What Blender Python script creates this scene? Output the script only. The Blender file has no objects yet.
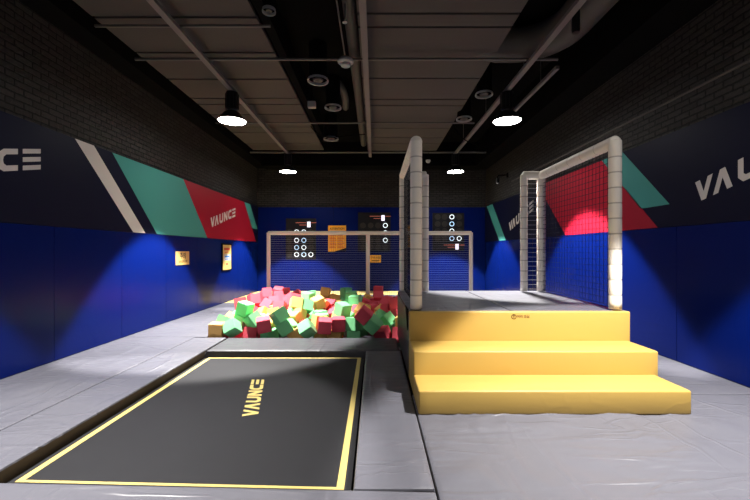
import bpy, bmesh, math, random
from mathutils import Vector, Matrix, Euler, noise
from mathutils.geometry import tessellate_polygon
random.seed(3)
S = bpy.context.scene
COL = S.collection
PI = math.pi

# ------------------------------------------------------------------ materials
def srgb(r, g, b):
    f = lambda c: (c/255/12.92) if c/255 <= .04045 else ((c/255+.055)/1.055)**2.4
    return (f(r), f(g), f(b), 1)

def mat(name, col, rough=.6, metal=0, bump=0, bscale=40, var=0, vscale=3, emit=None, estr=0, spec=.22, stretch=(1, 1, 1), coat=0):
    m = bpy.data.materials.new(name); m.use_nodes = True
    nt = m.node_tree; b = nt.nodes['Principled BSDF']
    b.inputs['Base Color'].default_value = col
    b.inputs['Roughness'].default_value = rough
    b.inputs['Metallic'].default_value = metal
    b.inputs['Specular IOR Level'].default_value = spec
    b.inputs['Coat Weight'].default_value = coat
    tc = nt.nodes.new('ShaderNodeTexCoord')
    mp = nt.nodes.new('ShaderNodeMapping'); mp.inputs['Scale'].default_value = stretch
    nt.links.new(tc.outputs['Object'], mp.inputs['Vector'])
    if bump:
        n = nt.nodes.new('ShaderNodeTexNoise'); n.inputs['Scale'].default_value = bscale; n.inputs['Detail'].default_value = 4
        nt.links.new(mp.outputs[0], n.inputs['Vector'])
        bp = nt.nodes.new('ShaderNodeBump'); bp.inputs['Strength'].default_value = bump; bp.inputs['Distance'].default_value = .02
        nt.links.new(n.outputs['Fac'], bp.inputs['Height']); nt.links.new(bp.outputs[0], b.inputs['Normal'])
    if var:
        n2 = nt.nodes.new('ShaderNodeTexNoise'); n2.inputs['Scale'].default_value = vscale; n2.inputs['Detail'].default_value = 5
        nt.links.new(mp.outputs[0], n2.inputs['Vector'])
        r = nt.nodes.new('ShaderNodeMapRange'); r.inputs['To Min'].default_value = 1-var; r.inputs['To Max'].default_value = 1+var
        nt.links.new(n2.outputs['Fac'], r.inputs['Value'])
        mx = nt.nodes.new('ShaderNodeVectorMath'); mx.operation = 'SCALE'; mx.inputs[0].default_value = col[:3]
        nt.links.new(r.outputs[0], mx.inputs['Scale']); nt.links.new(mx.outputs[0], b.inputs['Base Color'])
    if emit:
        b.inputs['Emission Color'].default_value = emit; b.inputs['Emission Strength'].default_value = estr
    return m

def vinyl(name, col, rough=.42, wr=.25, spec=.4):
    """soft coated fabric with long creases"""
    m = mat(name, col, rough, spec=spec)
    nt = m.node_tree; b = nt.nodes['Principled BSDF']
    tc = nt.nodes.new('ShaderNodeTexCoord')
    prev = None
    def chain(h, st, dist):
        nonlocal prev
        bp = nt.nodes.new('ShaderNodeBump'); bp.inputs['Strength'].default_value = st; bp.inputs['Distance'].default_value = dist
        nt.links.new(h, bp.inputs['Height'])
        if prev: nt.links.new(prev.outputs[0], bp.inputs['Normal'])
        prev = bp
    def noi(sc, rot, scale, det, dis=0.):
        mp = nt.nodes.new('ShaderNodeMapping'); mp.inputs['Scale'].default_value = sc; mp.inputs['Rotation'].default_value = (0, 0, rot)
        nt.links.new(tc.outputs['Object'], mp.inputs['Vector'])
        n = nt.nodes.new('ShaderNodeTexNoise'); n.inputs['Scale'].default_value = scale; n.inputs['Detail'].default_value = det
        n.inputs['Distortion'].default_value = dis
        nt.links.new(mp.outputs[0], n.inputs['Vector']); return n.outputs['Fac']
    chain(noi((.6, 1, 1), .4, 1.1, 2), min(1, wr), .16)               # soft swells of the padding
    # sparse sharp creases: ridge of a stretched noise, masked by a broad one
    for sc, rot, scale in (((.30, 1.5, 1), .55, 1.3), ((1.3, .28, 1), .25, 1.5), ((.35, 1.6, 1), -.35, 2.1)):
        f = noi(sc, rot, scale, 1.5, .6)
        a = nt.nodes.new('ShaderNodeMath'); a.operation = 'SUBTRACT'; a.inputs[1].default_value = .5; nt.links.new(f, a.inputs[0])
        ab = nt.nodes.new('ShaderNodeMath'); ab.operation = 'ABSOLUTE'; nt.links.new(a.outputs[0], ab.inputs[0])
        mr = nt.nodes.new('ShaderNodeMapRange'); mr.interpolation_type = 'SMOOTHERSTEP'
        mr.inputs['From Max'].default_value = .05; mr.inputs['To Min'].default_value = 1; mr.inputs['To Max'].default_value = 0
        nt.links.new(ab.outputs[0], mr.inputs['Value'])
        mk_ = nt.nodes.new('ShaderNodeMapRange'); mk_.inputs['From Min'].default_value = .42; mk_.inputs['From Max'].default_value = .62
        nt.links.new(noi((1, 1, 1), rot*3, .9, 1), mk_.inputs['Value'])
        mu = nt.nodes.new('ShaderNodeMath'); mu.operation = 'MULTIPLY'; nt.links.new(mr.outputs[0], mu.inputs[0]); nt.links.new(mk_.outputs[0], mu.inputs[1])
        chain(mu.outputs[0], min(1, wr*1.1), .013)
    chain(noi((22, 22, 22), 0, 8, 3), .04, .01)
    nt.links.new(prev.outputs[0], b.inputs['Normal'])
    return m

def brick(name, axis):
    m = mat(name, (.03, .03, .03, 1), .7, spec=.3)
    nt = m.node_tree; b = nt.nodes['Principled BSDF']
    tc = nt.nodes.new('ShaderNodeTexCoord'); sp = nt.nodes.new('ShaderNodeSeparateXYZ'); cb = nt.nodes.new('ShaderNodeCombineXYZ')
    nt.links.new(tc.outputs['Object'], sp.inputs[0])
    nt.links.new(sp.outputs[axis], cb.inputs['X']); nt.links.new(sp.outputs['Z'], cb.inputs['Y'])
    br = nt.nodes.new('ShaderNodeTexBrick')
    br.inputs['Scale'].default_value = 1; br.inputs['Brick Width'].default_value = .26; br.inputs['Row Height'].default_value = .088
    br.inputs['Mortar Size'].default_value = .014; br.inputs['Mortar Smooth'].default_value = .35
    br.inputs['Color1'].default_value = (.036, .033, .032, 1); br.inputs['Color2'].default_value = (.022, .020, .019, 1)
    br.inputs['Mortar'].default_value = (.004, .004, .004, 1)  # near black: shadows in the joints put into the mortar colour
    n = nt.nodes.new('ShaderNodeTexNoise'); n.inputs['Scale'].default_value = 14; n.inputs['Detail'].default_value = 5
    nt.links.new(cb.outputs[0], n.inputs['Vector'])
    w = nt.nodes.new('ShaderNodeVectorMath'); w.operation = 'MULTIPLY_ADD'; w.inputs[1].default_value = (.02, .02, 0)
    nt.links.new(n.outputs['Color'], w.inputs[0]); nt.links.new(cb.outputs[0], w.inputs[2])
    nt.links.new(w.outputs[0], br.inputs['Vector']); nt.links.new(br.outputs['Color'], b.inputs['Base Color'])
    iv = nt.nodes.new('ShaderNodeMath'); iv.operation = 'MULTIPLY_ADD'; iv.inputs[1].default_value = -1.0
    nt.links.new(br.outputs['Fac'], iv.inputs[0]); nt.links.new(n.outputs['Fac'], iv.inputs[2])
    bp = nt.nodes.new('ShaderNodeBump'); bp.inputs['Strength'].default_value = 1; bp.inputs['Distance'].default_value = .025
    nt.links.new(iv.outputs[0], bp.inputs['Height']); nt.links.new(bp.outputs[0], b.inputs['Normal'])
    return m

M = {}
M['grey'] = vinyl('grey_vinyl', (.118, .118, .140, 1), .40, .42)
M['greydark'] = vinyl('charcoal_vinyl', (.022, .024, .032, 1), .4, .2)
M['side'] = mat('brown_mat_edge', (.05, .035, .02, 1), .7, var=.4, vscale=6)
M['yellow'] = vinyl('yellow_vinyl', (.52, .338, .082, 1), .45, .05)
M['yellowlit'] = vinyl('overlit_yellow_vinyl', (.62, .47, .17, 1), .5, .1)  # the yellow vinyl again, paled: overexposure at the far end put into the colour
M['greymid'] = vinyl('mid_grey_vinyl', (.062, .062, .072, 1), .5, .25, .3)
M['blue'] = vinyl('blue_vinyl', (.0011, .0075, .096, 1), .27, .05, .10)
M['navy'] = mat('navy_print', (.0035, .0045, .021, 1), .5, spec=.1)
M['cyan'] = mat('teal_print', (.055, .27, .25, 1), .5, spec=.15)
M['red'] = mat('red_print', (.33, .008, .026, 1), .5, spec=.15)
M['white'] = mat('white_print', (.58, .55, .54, 1), .5, spec=.2)
M['brick_side'] = brick('black_painted_brick_side', 'Y')
M['brick_end'] = brick('black_painted_brick_end', 'X')
M['concrete'] = mat('dark_concrete_floor', (.05, .05, .05, 1), .8, bump=.2, var=.2)
M['black'] = mat('black_paint', (.0035, .0034, .0034, 1), .9, spec=.04)
M['slab'] = mat('dark_ceiling_slab', (.003, .0028, .0028, 1), .9, var=.3, spec=.04)
M['panel'] = mat('grey_ceiling_board', (.076, .067, .062, 1), .8, spec=.1, var=.12, vscale=1.2)
M['steel'] = mat('painted_channel', (.16, .14, .135, 1), .6)
M['pipe'] = mat('galvanised_pipe', (.12, .11, .10, 1), .5, metal=.3)
M['duct'] = mat('painted_duct', (.075, .068, .062, 1), .6, var=.1)
M['ring'] = mat('pale_vent_ring', (.3, .3, .29, 1), .5)
M['dome'] = mat('offwhite_plastic', (.33, .32, .31, 1), .5)
M['pad'] = mat('ivory_post_padding', (.80, .745, .66, 1), .55, bump=.15, bscale=9, var=.06)
M['seam'] = mat('seam_thread', (.46, .42, .36, 1), .7)
M['goal'] = mat('cream_goal_frame', (.80, .73, .61, 1), .5)
M['net'] = mat('dark_net_cord', (.01, .01, .014, 1), .6)
M['netlit'] = mat('lit_net_cord', (.34, .34, .40, 1), .6)  # same dark cord, light from above painted in, for the level cords
M['bed'] = mat('black_trampoline_bed', (.019, .019, .022, 1), .7, bump=.25, bscale=260, var=.12, vscale=7)
M['line'] = mat('yellow_line_print', (.56, .44, .15, 1), .5)
M['glow'] = mat('lamp_diffuser', (.9, .9, .9, 1), .4, emit=(1, .97, .93, 1), estr=44)
M['shade'] = mat('black_lamp_shade', (.012, .012, .013, 1), .3)
M['sign'] = mat('yellow_sign', (.60, .42, .14, 1), .5)
M['signw'] = mat('white_sign', (.45, .45, .45, 1), .5)
M['orange'] = mat('orange_poster', (.85, .40, .04, 1), .5)
M['ink'] = mat('dark_ink', (.02, .015, .02, 1), .6)
M['inkb'] = mat('brown_ink', (.12, .03, .01, 1), .6)
M['inkblue'] = mat('blue_ink', (.03, .15, .5, 1), .6)
M['inkred'] = mat('red_ink', (.5, .06, .04, 1), .6)
M['lit'] = mat('lit_ring', (.5, .5, .5, 1), .5, emit=(.80, .93, 1, 1), estr=1.1)
M['litb'] = mat('lit_blue_ring', (.5, .5, .5, 1), .5, emit=(.35, .68, 1, 1), estr=1.0)
M['unlit'] = mat('unlit_target', (.03, .028, .026, 1), .5)
M['targetboard'] = mat('target_board', (.006, .006, .010, 1), .5)
M['digit'] = mat('lit_display', (.5, .5, .5, 1), .5, emit=(.85, .8, 1, 1), estr=1.2)
M['digitr'] = mat('lit_red_display', (.5, .1, .1, 1), .5, emit=(1, .35, .2, 1), estr=.35)
M['fg'] = mat('green_foam', (.20, .60, .27, 1), .85, bump=.15, bscale=120)
M['fr'] = mat('red_foam', (.68, .085, .12, 1), .85, bump=.15, bscale=120)
M['fy'] = mat('yellow_foam', (.85, .50, .16, 1), .85, bump=.15, bscale=120)

# ------------------------------------------------------------------ helpers
def link(o, parent=None):
    COL.objects.link(o)
    if parent is not None: o.parent = parent
    return o

def tag(o, label, cat, group=None, kind=None):
    o['label'] = label
    if cat: o['category'] = cat
    if group: o['group'] = group
    if kind: o['kind'] = kind
    return o

def empty(name, loc, label, cat, group=None, rz=0):
    o = bpy.data.objects.new(name, None); o.empty_display_size = .1
    o.location = loc; o.rotation_euler = (0, 0, rz)
    return tag(link(o), label, cat, group)

def obj(name, bm, m, parent=None, smooth=False, bevel=0, segs=2):
    me = bpy.data.meshes.new(name)
    if bevel:
        es = [e for e in bm.edges if len(e.link_faces) == 2 and e.calc_face_angle(0) > .6]
        bmesh.ops.bevel(bm, geom=es, offset=bevel, segments=segs, affect='EDGES', profile=.5, clamp_overlap=True)
    bmesh.ops.recalc_face_normals(bm, faces=bm.faces)
    bm.to_mesh(me); bm.free()
    for x in (m if isinstance(m, (list, tuple)) else [m]): me.materials.append(x)
    if smooth:
        for p in me.polygons: p.use_smooth = True
        if smooth != 'all':
            me.set_sharp_from_angle(angle=math.radians(40))
    return link(bpy.data.objects.new(name, me), parent)

def B(): return bmesh.new()

def box(bm, x0, x1, y0, y1, z0, z1, mi=0):
    vs = [bm.verts.new(c) for c in ((x0, y0, z0), (x1, y0, z0), (x1, y1, z0), (x0, y1, z0), (x0, y0, z1), (x1, y0, z1), (x1, y1, z1), (x0, y1, z1))]
    for f in ((0, 3, 2, 1), (4, 5, 6, 7), (0, 1, 5, 4), (1, 2, 6, 5), (2, 3, 7, 6), (3, 0, 4, 7)):
        fc = bm.faces.new([vs[i] for i in f]); fc.material_index = mi
    return bm

def prism(bm, pts, fn, d):
    """pts: 2D outline; fn(u,v,w)->3D ; extruded from w=0 to w=d"""
    a = [bm.verts.new(fn(u, v, 0)) for u, v in pts]; b = [bm.verts.new(fn(u, v, d)) for u, v in pts]
    n = len(pts)
    if n > 4:
        for t in tessellate_polygon([[Vector((u, v, 0)) for u, v in pts]]):
            bm.faces.new([b[i] for i in t]); bm.faces.new([a[i] for i in t[::-1]])
    else:
        bm.faces.new(b); bm.faces.new(a[::-1])
    for i in range(n): bm.faces.new([a[i], a[(i+1) % n], b[(i+1) % n], b[i]])
    return bm

def lathe(bm, prof, seg=32, c=(0, 0, 0), mi=0):
    """prof: (r,z) list, around z"""
    rings = []
    for r, z in prof:
        if r < 1e-5: rings.append([bm.verts.new((c[0], c[1], c[2]+z))])
        else: rings.append([bm.verts.new((c[0]+r*math.cos(2*PI*i/seg), c[1]+r*math.sin(2*PI*i/seg), c[2]+z)) for i in range(seg)])
    for a, b in zip(rings, rings[1:]):
        for i in range(seg):
            j = (i+1) % seg
            q = [a[i % len(a)], a[j % len(a)], b[j % len(b)], b[i % len(b)]]
            q = list(dict.fromkeys(q))
            if len(q) > 2: bm.faces.new(q).material_index = mi
    return bm

def sweep(bm, pts, radii, seg=16, cap=True, mids=()):
    pts = [Vector(p) for p in pts]
    if not isinstance(radii, (list, tuple)): radii = [radii]*len(pts)
    rings = []; ref = None
    for i, p in enumerate(pts):
        t = (pts[min(i+1, len(pts)-1)]-pts[max(i-1, 0)]).normalized()
        if ref is None:
            ref = t.orthogonal().normalized()
            if abs(t.z) > .9: ref = Vector((1, 0, 0))
        ref = (ref - t*ref.dot(t)).normalized(); bi = t.cross(ref)
        rings.append([bm.verts.new(p+radii[i]*(math.cos(2*PI*k/seg)*ref+math.sin(2*PI*k/seg)*bi)) for k in range(seg)])
    for i, (a, b) in enumerate(zip(rings, rings[1:])):
        for k in range(seg): bm.faces.new([a[k], a[(k+1) % seg], b[(k+1) % seg], b[k]]).material_index = int(i in mids)
    if cap: bm.faces.new(rings[0][::-1]); bm.faces.new(rings[-1])
    return bm

def wire(bm, a, b, r):
    """thin 4 sided cord"""
    return sweep(bm, [a, b], r, 4, False)

ORD = ['first', 'second', 'third', 'fourth', 'fifth', 'sixth', 'seventh', 'eighth', 'ninth', 'tenth', 'eleventh', 'twelfth', 'thirteenth',
       'fourteenth', 'fifteenth', 'sixteenth', 'seventeenth', 'eighteenth', 'nineteenth', 'twentieth']

LET = {
 'V': [[(0, 1), (.27, 1), (.5, .38), (.73, 1), (1, 1), (.63, 0), (.37, 0)]],
 'A': [[(0, 0), (.27, 0), (.5, .62), (.73, 0), (1, 0), (.63, 1), (.37, 1)]],
 'U': [[(0, 1), (.25, 1), (.25, .34), (.36, .24), (.64, .24), (.75, .34), (.75, 1), (1, 1), (1, .24), (.76, 0), (.24, 0), (0, .24)]],
 'N': [[(0, 0), (.24, 0), (.24, .56), (.72, 0), (1, 0), (1, 1), (.76, 1), (.76, .44), (.28, 1), (0, 1)]],
 'C': [[(1, 1), (.3, 1), (.09, .88), (0, .68), (0, .32), (.09, .12), (.3, 0), (1, 0), (1, .25), (.42, .25), (.29, .35), (.26, .5), (.29, .65), (.42, .75), (1, .75)]],
 'E': [[(0, 0), (1, 0), (1, .22), (0, .22)], [(0, .39), (1, .39), (1, .61), (0, .61)], [(0, .78), (1, .78), (1, 1), (0, 1)]],
}
def lettering(name, fn, w, h, gap, slope, depth, m, parent, text='VAUNCE'):
    bm = B(); u0 = 0
    for ch in text:
        for poly in LET[ch]:
            tri = [(u0+x*w, y*h+slope*(u0+x*w)) for x, y in poly]
            prism(bm, tri, fn, depth)
        u0 += w+(gap if ch != 'V' else gap*.1)
    o = obj(name, bm, m, parent)
    return o

def text_mesh(name, body, size, m, parent, mtx, align='CENTER'):
    cu = bpy.data.curves.new('tmp_text', 'FONT'); cu.body = body; cu.size = size; cu.align_x = align; cu.align_y = 'CENTER'
    cu.extrude = .0008; cu.offset = size*.012
    to = bpy.data.objects.new('tmp_text', cu); COL.objects.link(to)
    dg = bpy.context.evaluated_depsgraph_get()
    me = bpy.data.meshes.new_from_object(to.evaluated_get(dg))
    bpy.data.objects.remove(to); bpy.data.curves.remove(cu)
    me.name = name; me.materials.clear(); me.materials.append(m)
    me.transform(mtx)
    return link(bpy.data.objects.new(name, me), parent)
CUBES = [(-0.419,7.258,-0.061,0.001,3.026,-1.472),(-2.418,7.306,-0.026,-1.229,-3.02,0.12),(0.151,7.275,-0.016,-2.776,-0.209,-0.487),(-1.502,7.213,-0.027,-1.571,2.568,-0.002),(-1.611,8.136,-0.019,1.406,-0.393,-1.264),(-1.63,9.399,-0.061,-0.078,1.457,2.526),
(-1.044,7.351,-0.053,-1.688,-0.071,-1.581),(-2.412,7.677,-0.072,-3.142,0.021,0.071),(-1.668,8.906,-0.052,-1.571,-0.21,-1.449),(-1.616,8.567,-0.012,2.707,1.087,-0.113),(-2.766,7.328,-0.01,-2.126,0.162,-0.451),(-2.021,7.701,-0.011,0.997,0.141,0.323),
(-0.777,7.344,-0.059,-1.237,1.466,1.821),(-0.303,7.767,-0.002,0.429,-0.95,-1.665),(0.454,7.7,0.009,1.024,-2.285,-0.228),(0.467,7.302,-0.033,1.571,-1.125,1.415),(-1.117,7.769,-0.073,-0.001,1.558,2.898),(-0.8,7.668,-0.046,-0,-0.276,2.432),
(-2.042,7.258,-0.029,0.313,1.823,-1.918),(0.056,7.733,0.002,-1.904,-0.708,0.67),(-2.795,8.582,-0.023,2.394,0,-0.741),(0.012,8.044,0.014,-2.305,-0.762,1.109),(-2.76,7.716,-0.046,-0,-1.839,2.844),(-0.079,8.958,0.183,1.279,1.351,0.504),
(-2.888,9.935,0.222,1.794,-0.24,-1.931),(0.262,7.931,0.133,1.193,2.531,-0.887),(-2.282,8.249,0.198,-1.227,-1.461,-1.393),(-1.281,8.758,0.146,-1.191,-1.997,1.24),(0.04,9.731,0.175,0.644,1.571,-0.965),(0.598,7.869,0.131,1.92,-0.087,-0.691),
(-0.01,10.229,0.182,-0.769,1.523,2.247),(0.752,10.296,0.177,2.101,-1.734,-0.318),(0.295,10.197,0.186,-0.455,-0.668,0.141),(-1.448,9.077,0.117,-0.81,-0.882,0.384),(-1.676,7.78,0.185,1.158,1.237,0.835),(-0.245,9.859,0.2,-0.259,1.151,2.866),
(-0.171,8.475,0.15,1.083,-0.882,-2.566),(0.692,10.618,0.192,-2.489,1.241,0.4),(-0.552,7.903,0.168,2.264,0.831,1.432),(-0.096,9.357,0.178,-0.117,-1.765,-0.326),(-1.473,10.815,0.163,-0.874,1.298,-2.081),(0.456,8.22,0.192,-1.946,1.347,-1.076),
(-0.71,7.273,0.183,0.084,1.676,-1.32),(0.374,10.509,0.18,1.798,1.125,1.579),(-2.471,9.553,0.147,-1.285,-0.999,1.497),(0.092,10.782,0.209,-1.531,-0.021,1.955),(-2.113,7.951,0.116,0.043,-0.982,1.68),(-1.148,9.638,0.195,-1.473,-0.541,1.149),
(-2.041,8.561,0.196,2.149,1.699,0.733),(0.369,9.768,0.192,-0.889,1.38,0.738),(-1.164,9.322,0.175,-1.054,1.57,1.822),(-1.164,10.681,0.226,-1.849,0.32,0.429),(0.569,7.488,0.151,-0.579,2.105,1.415),(-0.036,7.137,0.205,1.119,-2.421,0),
(0.109,8.252,0.135,-0.78,0.762,-2.032),(-1.686,8.298,0.186,-0.421,-0.114,-0.343),(-0.403,8.876,0.184,-0.144,-1.684,0.748),(-0.958,9.967,0.127,2.845,0.788,0.559),(-0.316,9.531,0.171,-1.418,1.894,1.178),(-2.121,7.156,0.198,1.776,-0.152,0.277),
(-1.184,8.151,0.175,1.571,0,2.346),(-0.346,7.608,0.189,-1.005,0.951,1.477),(-1.969,8.265,0.175,0.884,1.571,-0.787),(-0.432,10.347,0.138,-2.423,-0.252,0.192),(-1.095,7.419,0.201,0.029,-1.435,0.532),(-2.289,8.745,0.214,1.485,0.094,-1.978),
(-1.718,7.146,0.131,1.01,0.13,1.772),(-2.9,8.255,0.182,-0.128,0.323,2.123),(-0.829,8.438,0.194,-0.041,1.381,1.916),(-1.311,8.451,0.111,-1.783,-0.841,0.222),(-2.373,7.656,0.177,1.574,0.021,0.201),(-0.406,7.285,0.187,3.068,0.09,0.979),
(-2.7,7.618,0.189,3.035,-1.303,-0.299),(-1.099,7.765,0.176,-1.582,0.006,-1.319),(-0.646,9.744,0.176,-0.511,-1.699,1.595),(-0.868,8.111,0.208,-0.366,0.188,2.916),(-0.758,7.619,0.196,-0.171,0.217,-1.386),(-0.937,9.064,0.145,1.045,-0.77,0.708),
(-0.85,10.721,0.175,3.141,-0,-0.103),(-0.518,8.599,0.171,0.091,0.929,-0.461),(-1.316,10.046,0.146,0.263,-0.553,-2.319),(-2.651,8.755,0.11,0.423,2.318,0.829),(-2.935,9.012,0.178,1.241,1.246,-1.007),(-0.851,9.526,0.158,-2.141,1.085,-1.165),
(-1.974,10.492,0.24,-0.369,-0.188,0.455),(-1.891,8.74,0.451,1.096,1.007,-1.339),(-2.215,9.856,0.333,-0.771,0.547,2.834),(0.155,8.771,0.169,-0.439,-2.824,-0.561),(-2.936,9.075,0.424,-1.704,1.246,-1.007),(-1.726,7.486,0.081,-0.112,0.522,-0.721),
(0.231,9.462,0.27,1.088,-0.8,0.397),(0.099,9.966,0.362,-1.542,0.697,-1.609),(-2.711,10.495,0.454,1.236,-3.01,0.02),(-0.173,7.978,0.177,-0.726,2.53,1.281),(-0.913,10.39,0.097,-1.102,0.378,-1.024),(-0.379,8.27,0.247,-0.867,3.117,-0.615),
(0.445,8.28,0.435,2.002,1.347,-1.076),(-2.535,8.858,0.307,-0.487,2.318,0.829),(-0.243,7.45,0.392,-0.974,0.234,-0.381),(-2.636,7.608,0.431,0.007,-2.874,-0.325),(-2.624,10.822,0.408,-0.071,-0,0.984),(-0.614,9.713,0.424,1.697,0.024,-0.16),
(-0.953,7.132,0.18,0.417,1.784,-1.02),(-2.515,9.331,0.318,-2.187,-0.062,0.375),(-0.211,7.118,0.385,-2.93,0.72,0),(-2.875,9.983,0.473,1.245,-0.021,0.34),(-2.594,10.029,0.372,1.496,1.024,-1.259),(-0.53,9.158,0.135,0.116,-2.322,0.881),
(-1.427,10.837,0.411,0.113,0.25,1.492),(-2.954,8.254,0.442,2.408,1.33,-0.459),(-0.576,10.535,0.252,0.992,-0.691,1.977),(-0.464,8.836,0.427,1.014,1.458,0.748),(-2.72,7.145,0.14,0.601,-2.585,1.223),(-1.669,9.657,0.445,1.475,-0.108,0.551),
(-2.243,10.839,0.32,0.518,-0.963,2.571),(0.955,10.105,0.383,1.241,-0.096,-0.789),(-0.825,10.714,0.425,-1.571,0,2.291),(-2.037,8.04,0.367,1.469,0.516,1.471),(0.287,8.501,0.256,-0.231,0.297,0.697),(-1.324,8.725,0.4,0.929,-1.997,1.24),
(-1.292,9.099,0.326,0.645,0.943,-2.86),(-2.976,10.264,0.403,1.777,-1.852,-0.198),(0.977,9.75,0.343,0.283,-2.079,-1.423),(-0.65,7.553,0.421,0.097,1.847,-0.71),(-2.509,7.948,0.021,-2.781,0.249,-1.652),(-0.198,10.7,0.21,1.781,0.434,0.357),
(-1.773,8.416,0.416,-1.962,0.238,0.365),(0.095,10.854,0.459,-3.096,0.004,1.387),(-2.49,9.72,0.338,-1.062,-0.999,1.497),(-1.554,8.52,0.351,-1.99,0.238,0.365),(-1.358,7.594,0.075,1.11,1.24,-1.308),(-1.82,7.159,0.363,-0.828,-2.145,-0.002),
(-2.97,9.442,0.366,1.016,0.296,2.962),(-2.173,8.973,0.236,-2.366,-0.131,1.201),(-1.297,7.147,0.116,-0.736,0.574,3.14),(-1.674,9.329,0.442,-0.196,1.685,-0.616),(-2.995,7.12,0.108,0.05,0.03,0.06),(-2.878,7.965,0.196,0.413,-0.535,0.739),
(-2.099,7.435,0.176,-0.459,-0.322,2.913),(-1.728,9.154,0.145,-0.496,0.335,2.821),(-2.725,9.478,0.188,0.166,-0.11,0.312),(-2.217,9.238,0.211,-0.352,0.584,0.612),(-1.753,9.552,0.218,0.306,0.118,0.421),(-2.019,9.509,0.104,0.218,-0.025,2.191),
(-1.732,8.767,0.18,0.627,-0.242,1.998),(-2.956,9.288,0.104,0.334,0.099,0.927),(-2.472,8.544,0.188,0.475,0.622,1.391),(-2.623,8.309,0.113,-0.106,0.442,2.702),(-2.975,7.642,0.168,0.658,0.656,0.346),(-2.968,8.658,0.174,-0.389,-0.138,0.151),
(-1.827,8.018,0.185,-0.525,0.532,2.986),(-2.649,9.118,0.109,-0.344,0.358,0.738),(-2.082,7.684,0.278,-0.465,-0.182,0.429),(-2.38,7.357,0.244,-0.425,0.461,2.394),(-1.935,8.92,0.109,0.52,-0.493,0.487),(-1.96,9.307,0.271,0.19,0.578,1.585),
(-2.366,7.997,0.245,-0.295,0.557,0.681),(-2.402,9.027,0.115,0.232,0.603,1.05),(-2.99,7.378,0.181,-0.357,0.363,0.196),(-2.229,9.577,0.248,0.1,0.576,1.51),(-2.992,9.588,0.107,0.669,-0.131,0.466)]
P0, P1, P2, P3 = 1500, 2800, 5200, 4300
WORLD = .03
EXPO = 0
# ------------------------------------------------------------------ room shell
XL, XR, YF, YN = -4.68, 4.40, 15.0, -3.5
FZ = -.25                       # bare floor under the mats
PADT = .06
def struct(name, bm, m, label=None, **k):
    o = obj(name, bm, m, **k); o['kind'] = 'structure'
    if label: o['label'] = label
    return o
struct('floor', box(B(), XL-.3, XR+.3, YN, YF+.3, FZ-.15, FZ), M['concrete'])
struct('wall_left', box(B(), XL-.3, XL-PADT, YN, YF+.3, FZ, 5.75), M['brick_side'])
struct('wall_right', box(B(), XR+PADT, XR+.3, YN, YF+.3, FZ, 5.75), M['brick_side'])
struct('wall_back', box(B(), XL-PADT, XR+PADT, YF+PADT, YF+.3, FZ, 5.75), M['brick_end'])
struct('ceiling', box(B(), XL-.3, XR+.3, YN, YF+.3, 5.75, 5.95), M['slab'])
struct('beam_left', box(B(), XL-PADT, -4.34, YN, YF+PADT, 4.93, 5.75), M['black'])
struct('beam_right', box(B(), 3.85, XR+PADT, YN, YF+PADT, 4.86, 5.75), M['black'])
struct('beam_back', box(B(), -4.34, 3.85, 14.3, YF+PADT, 4.86, 5.75), M['black'])
# thin ledge pipe on the right brick wall
CUTL = [-3.4, -2.2, -.4, 1.4, 3.2, 4.6, 5.77, 5.99, 6.8, 7.01, 7.85, 8.85, 9.2, 9.9, 10.5, 10.9, 11.4, 12.6, 13.4]
CUTM = [-3.4, -2.2, -.4, 1.4, 3.2, 4.6, 5.68, 6.04, 7.05, 7.83, 8.9, 9.3, 10.5, 11.0, 11.9, 12.6, 13.5]
for cuts, x0, x1 in ((CUTL, -4.55, -1.83), (CUTM, -.27, 2.2)):
    for i, (a, b) in enumerate(zip(cuts, cuts[1:])):
        g = .035 if i % 2 else .065
        o = struct('ceiling_board', box(B(), x0, x1, a+g/2, b-g/2, 5.2, 5.26), M['panel'])
    struct('ceiling_joist', box(B(), x0+.1, x0+.2, YN, 13.5, 5.26, 5.75), M['black'])
    struct('ceiling_joist', box(B(), x1-.2, x1-.1, YN, 13.5, 5.26, 5.75), M['black'])

# ------------------------------------------------------------------ wall pads
def side_of(wall):
    if wall == 'left': return lambda u, v, w: (XL+w, u, v)
    if wall == 'right': return lambda u, v, w: (XR-w, u, v)
    return lambda u, v, w: (u, YF-w, v)
ZP = 1.955
cutsL = [5.47+1.465*k for k in range(-6, 7)]+[YF]
def pad(wall, u0, u1, z1, label):
    bm = B(); g = .004
    if wall == 'left': box(bm, XL-PADT, XL, u0+g, u1-g, .0, z1)
    elif wall == 'right': box(bm, XR, XR+PADT, u0+g, u1-g, .0, z1)
    else: box(bm, u0+g, u1-g, YF, YF+PADT, .0, z1)
    o = obj('wall_pad', bm, M['blue'], smooth=True, bevel=.012)
    return tag(o, label, 'wall pad', 'blue pads lining the '+('far' if wall == 'back' else wall)+' wall')
for wall in ('left', 'right'):
    seg = list(zip(cutsL, cutsL[1:]))
    for i, (a, b) in enumerate(seg[::-1]):
        if i == 0: b = YF-.0
        pad(wall, a, b, ZP, 'tall blue padded panel on the %s wall, %s one from the far corner' % (wall, ORD[i]))
n = 6; wd = (XR-XL)/n
for i in range(n):
    pad('back', XL+i*wd+(0.0 if i else .0), XL+(i+1)*wd, 3.345, 'full height blue padded panel on the far wall, %s from the left' % ORD[i])

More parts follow.
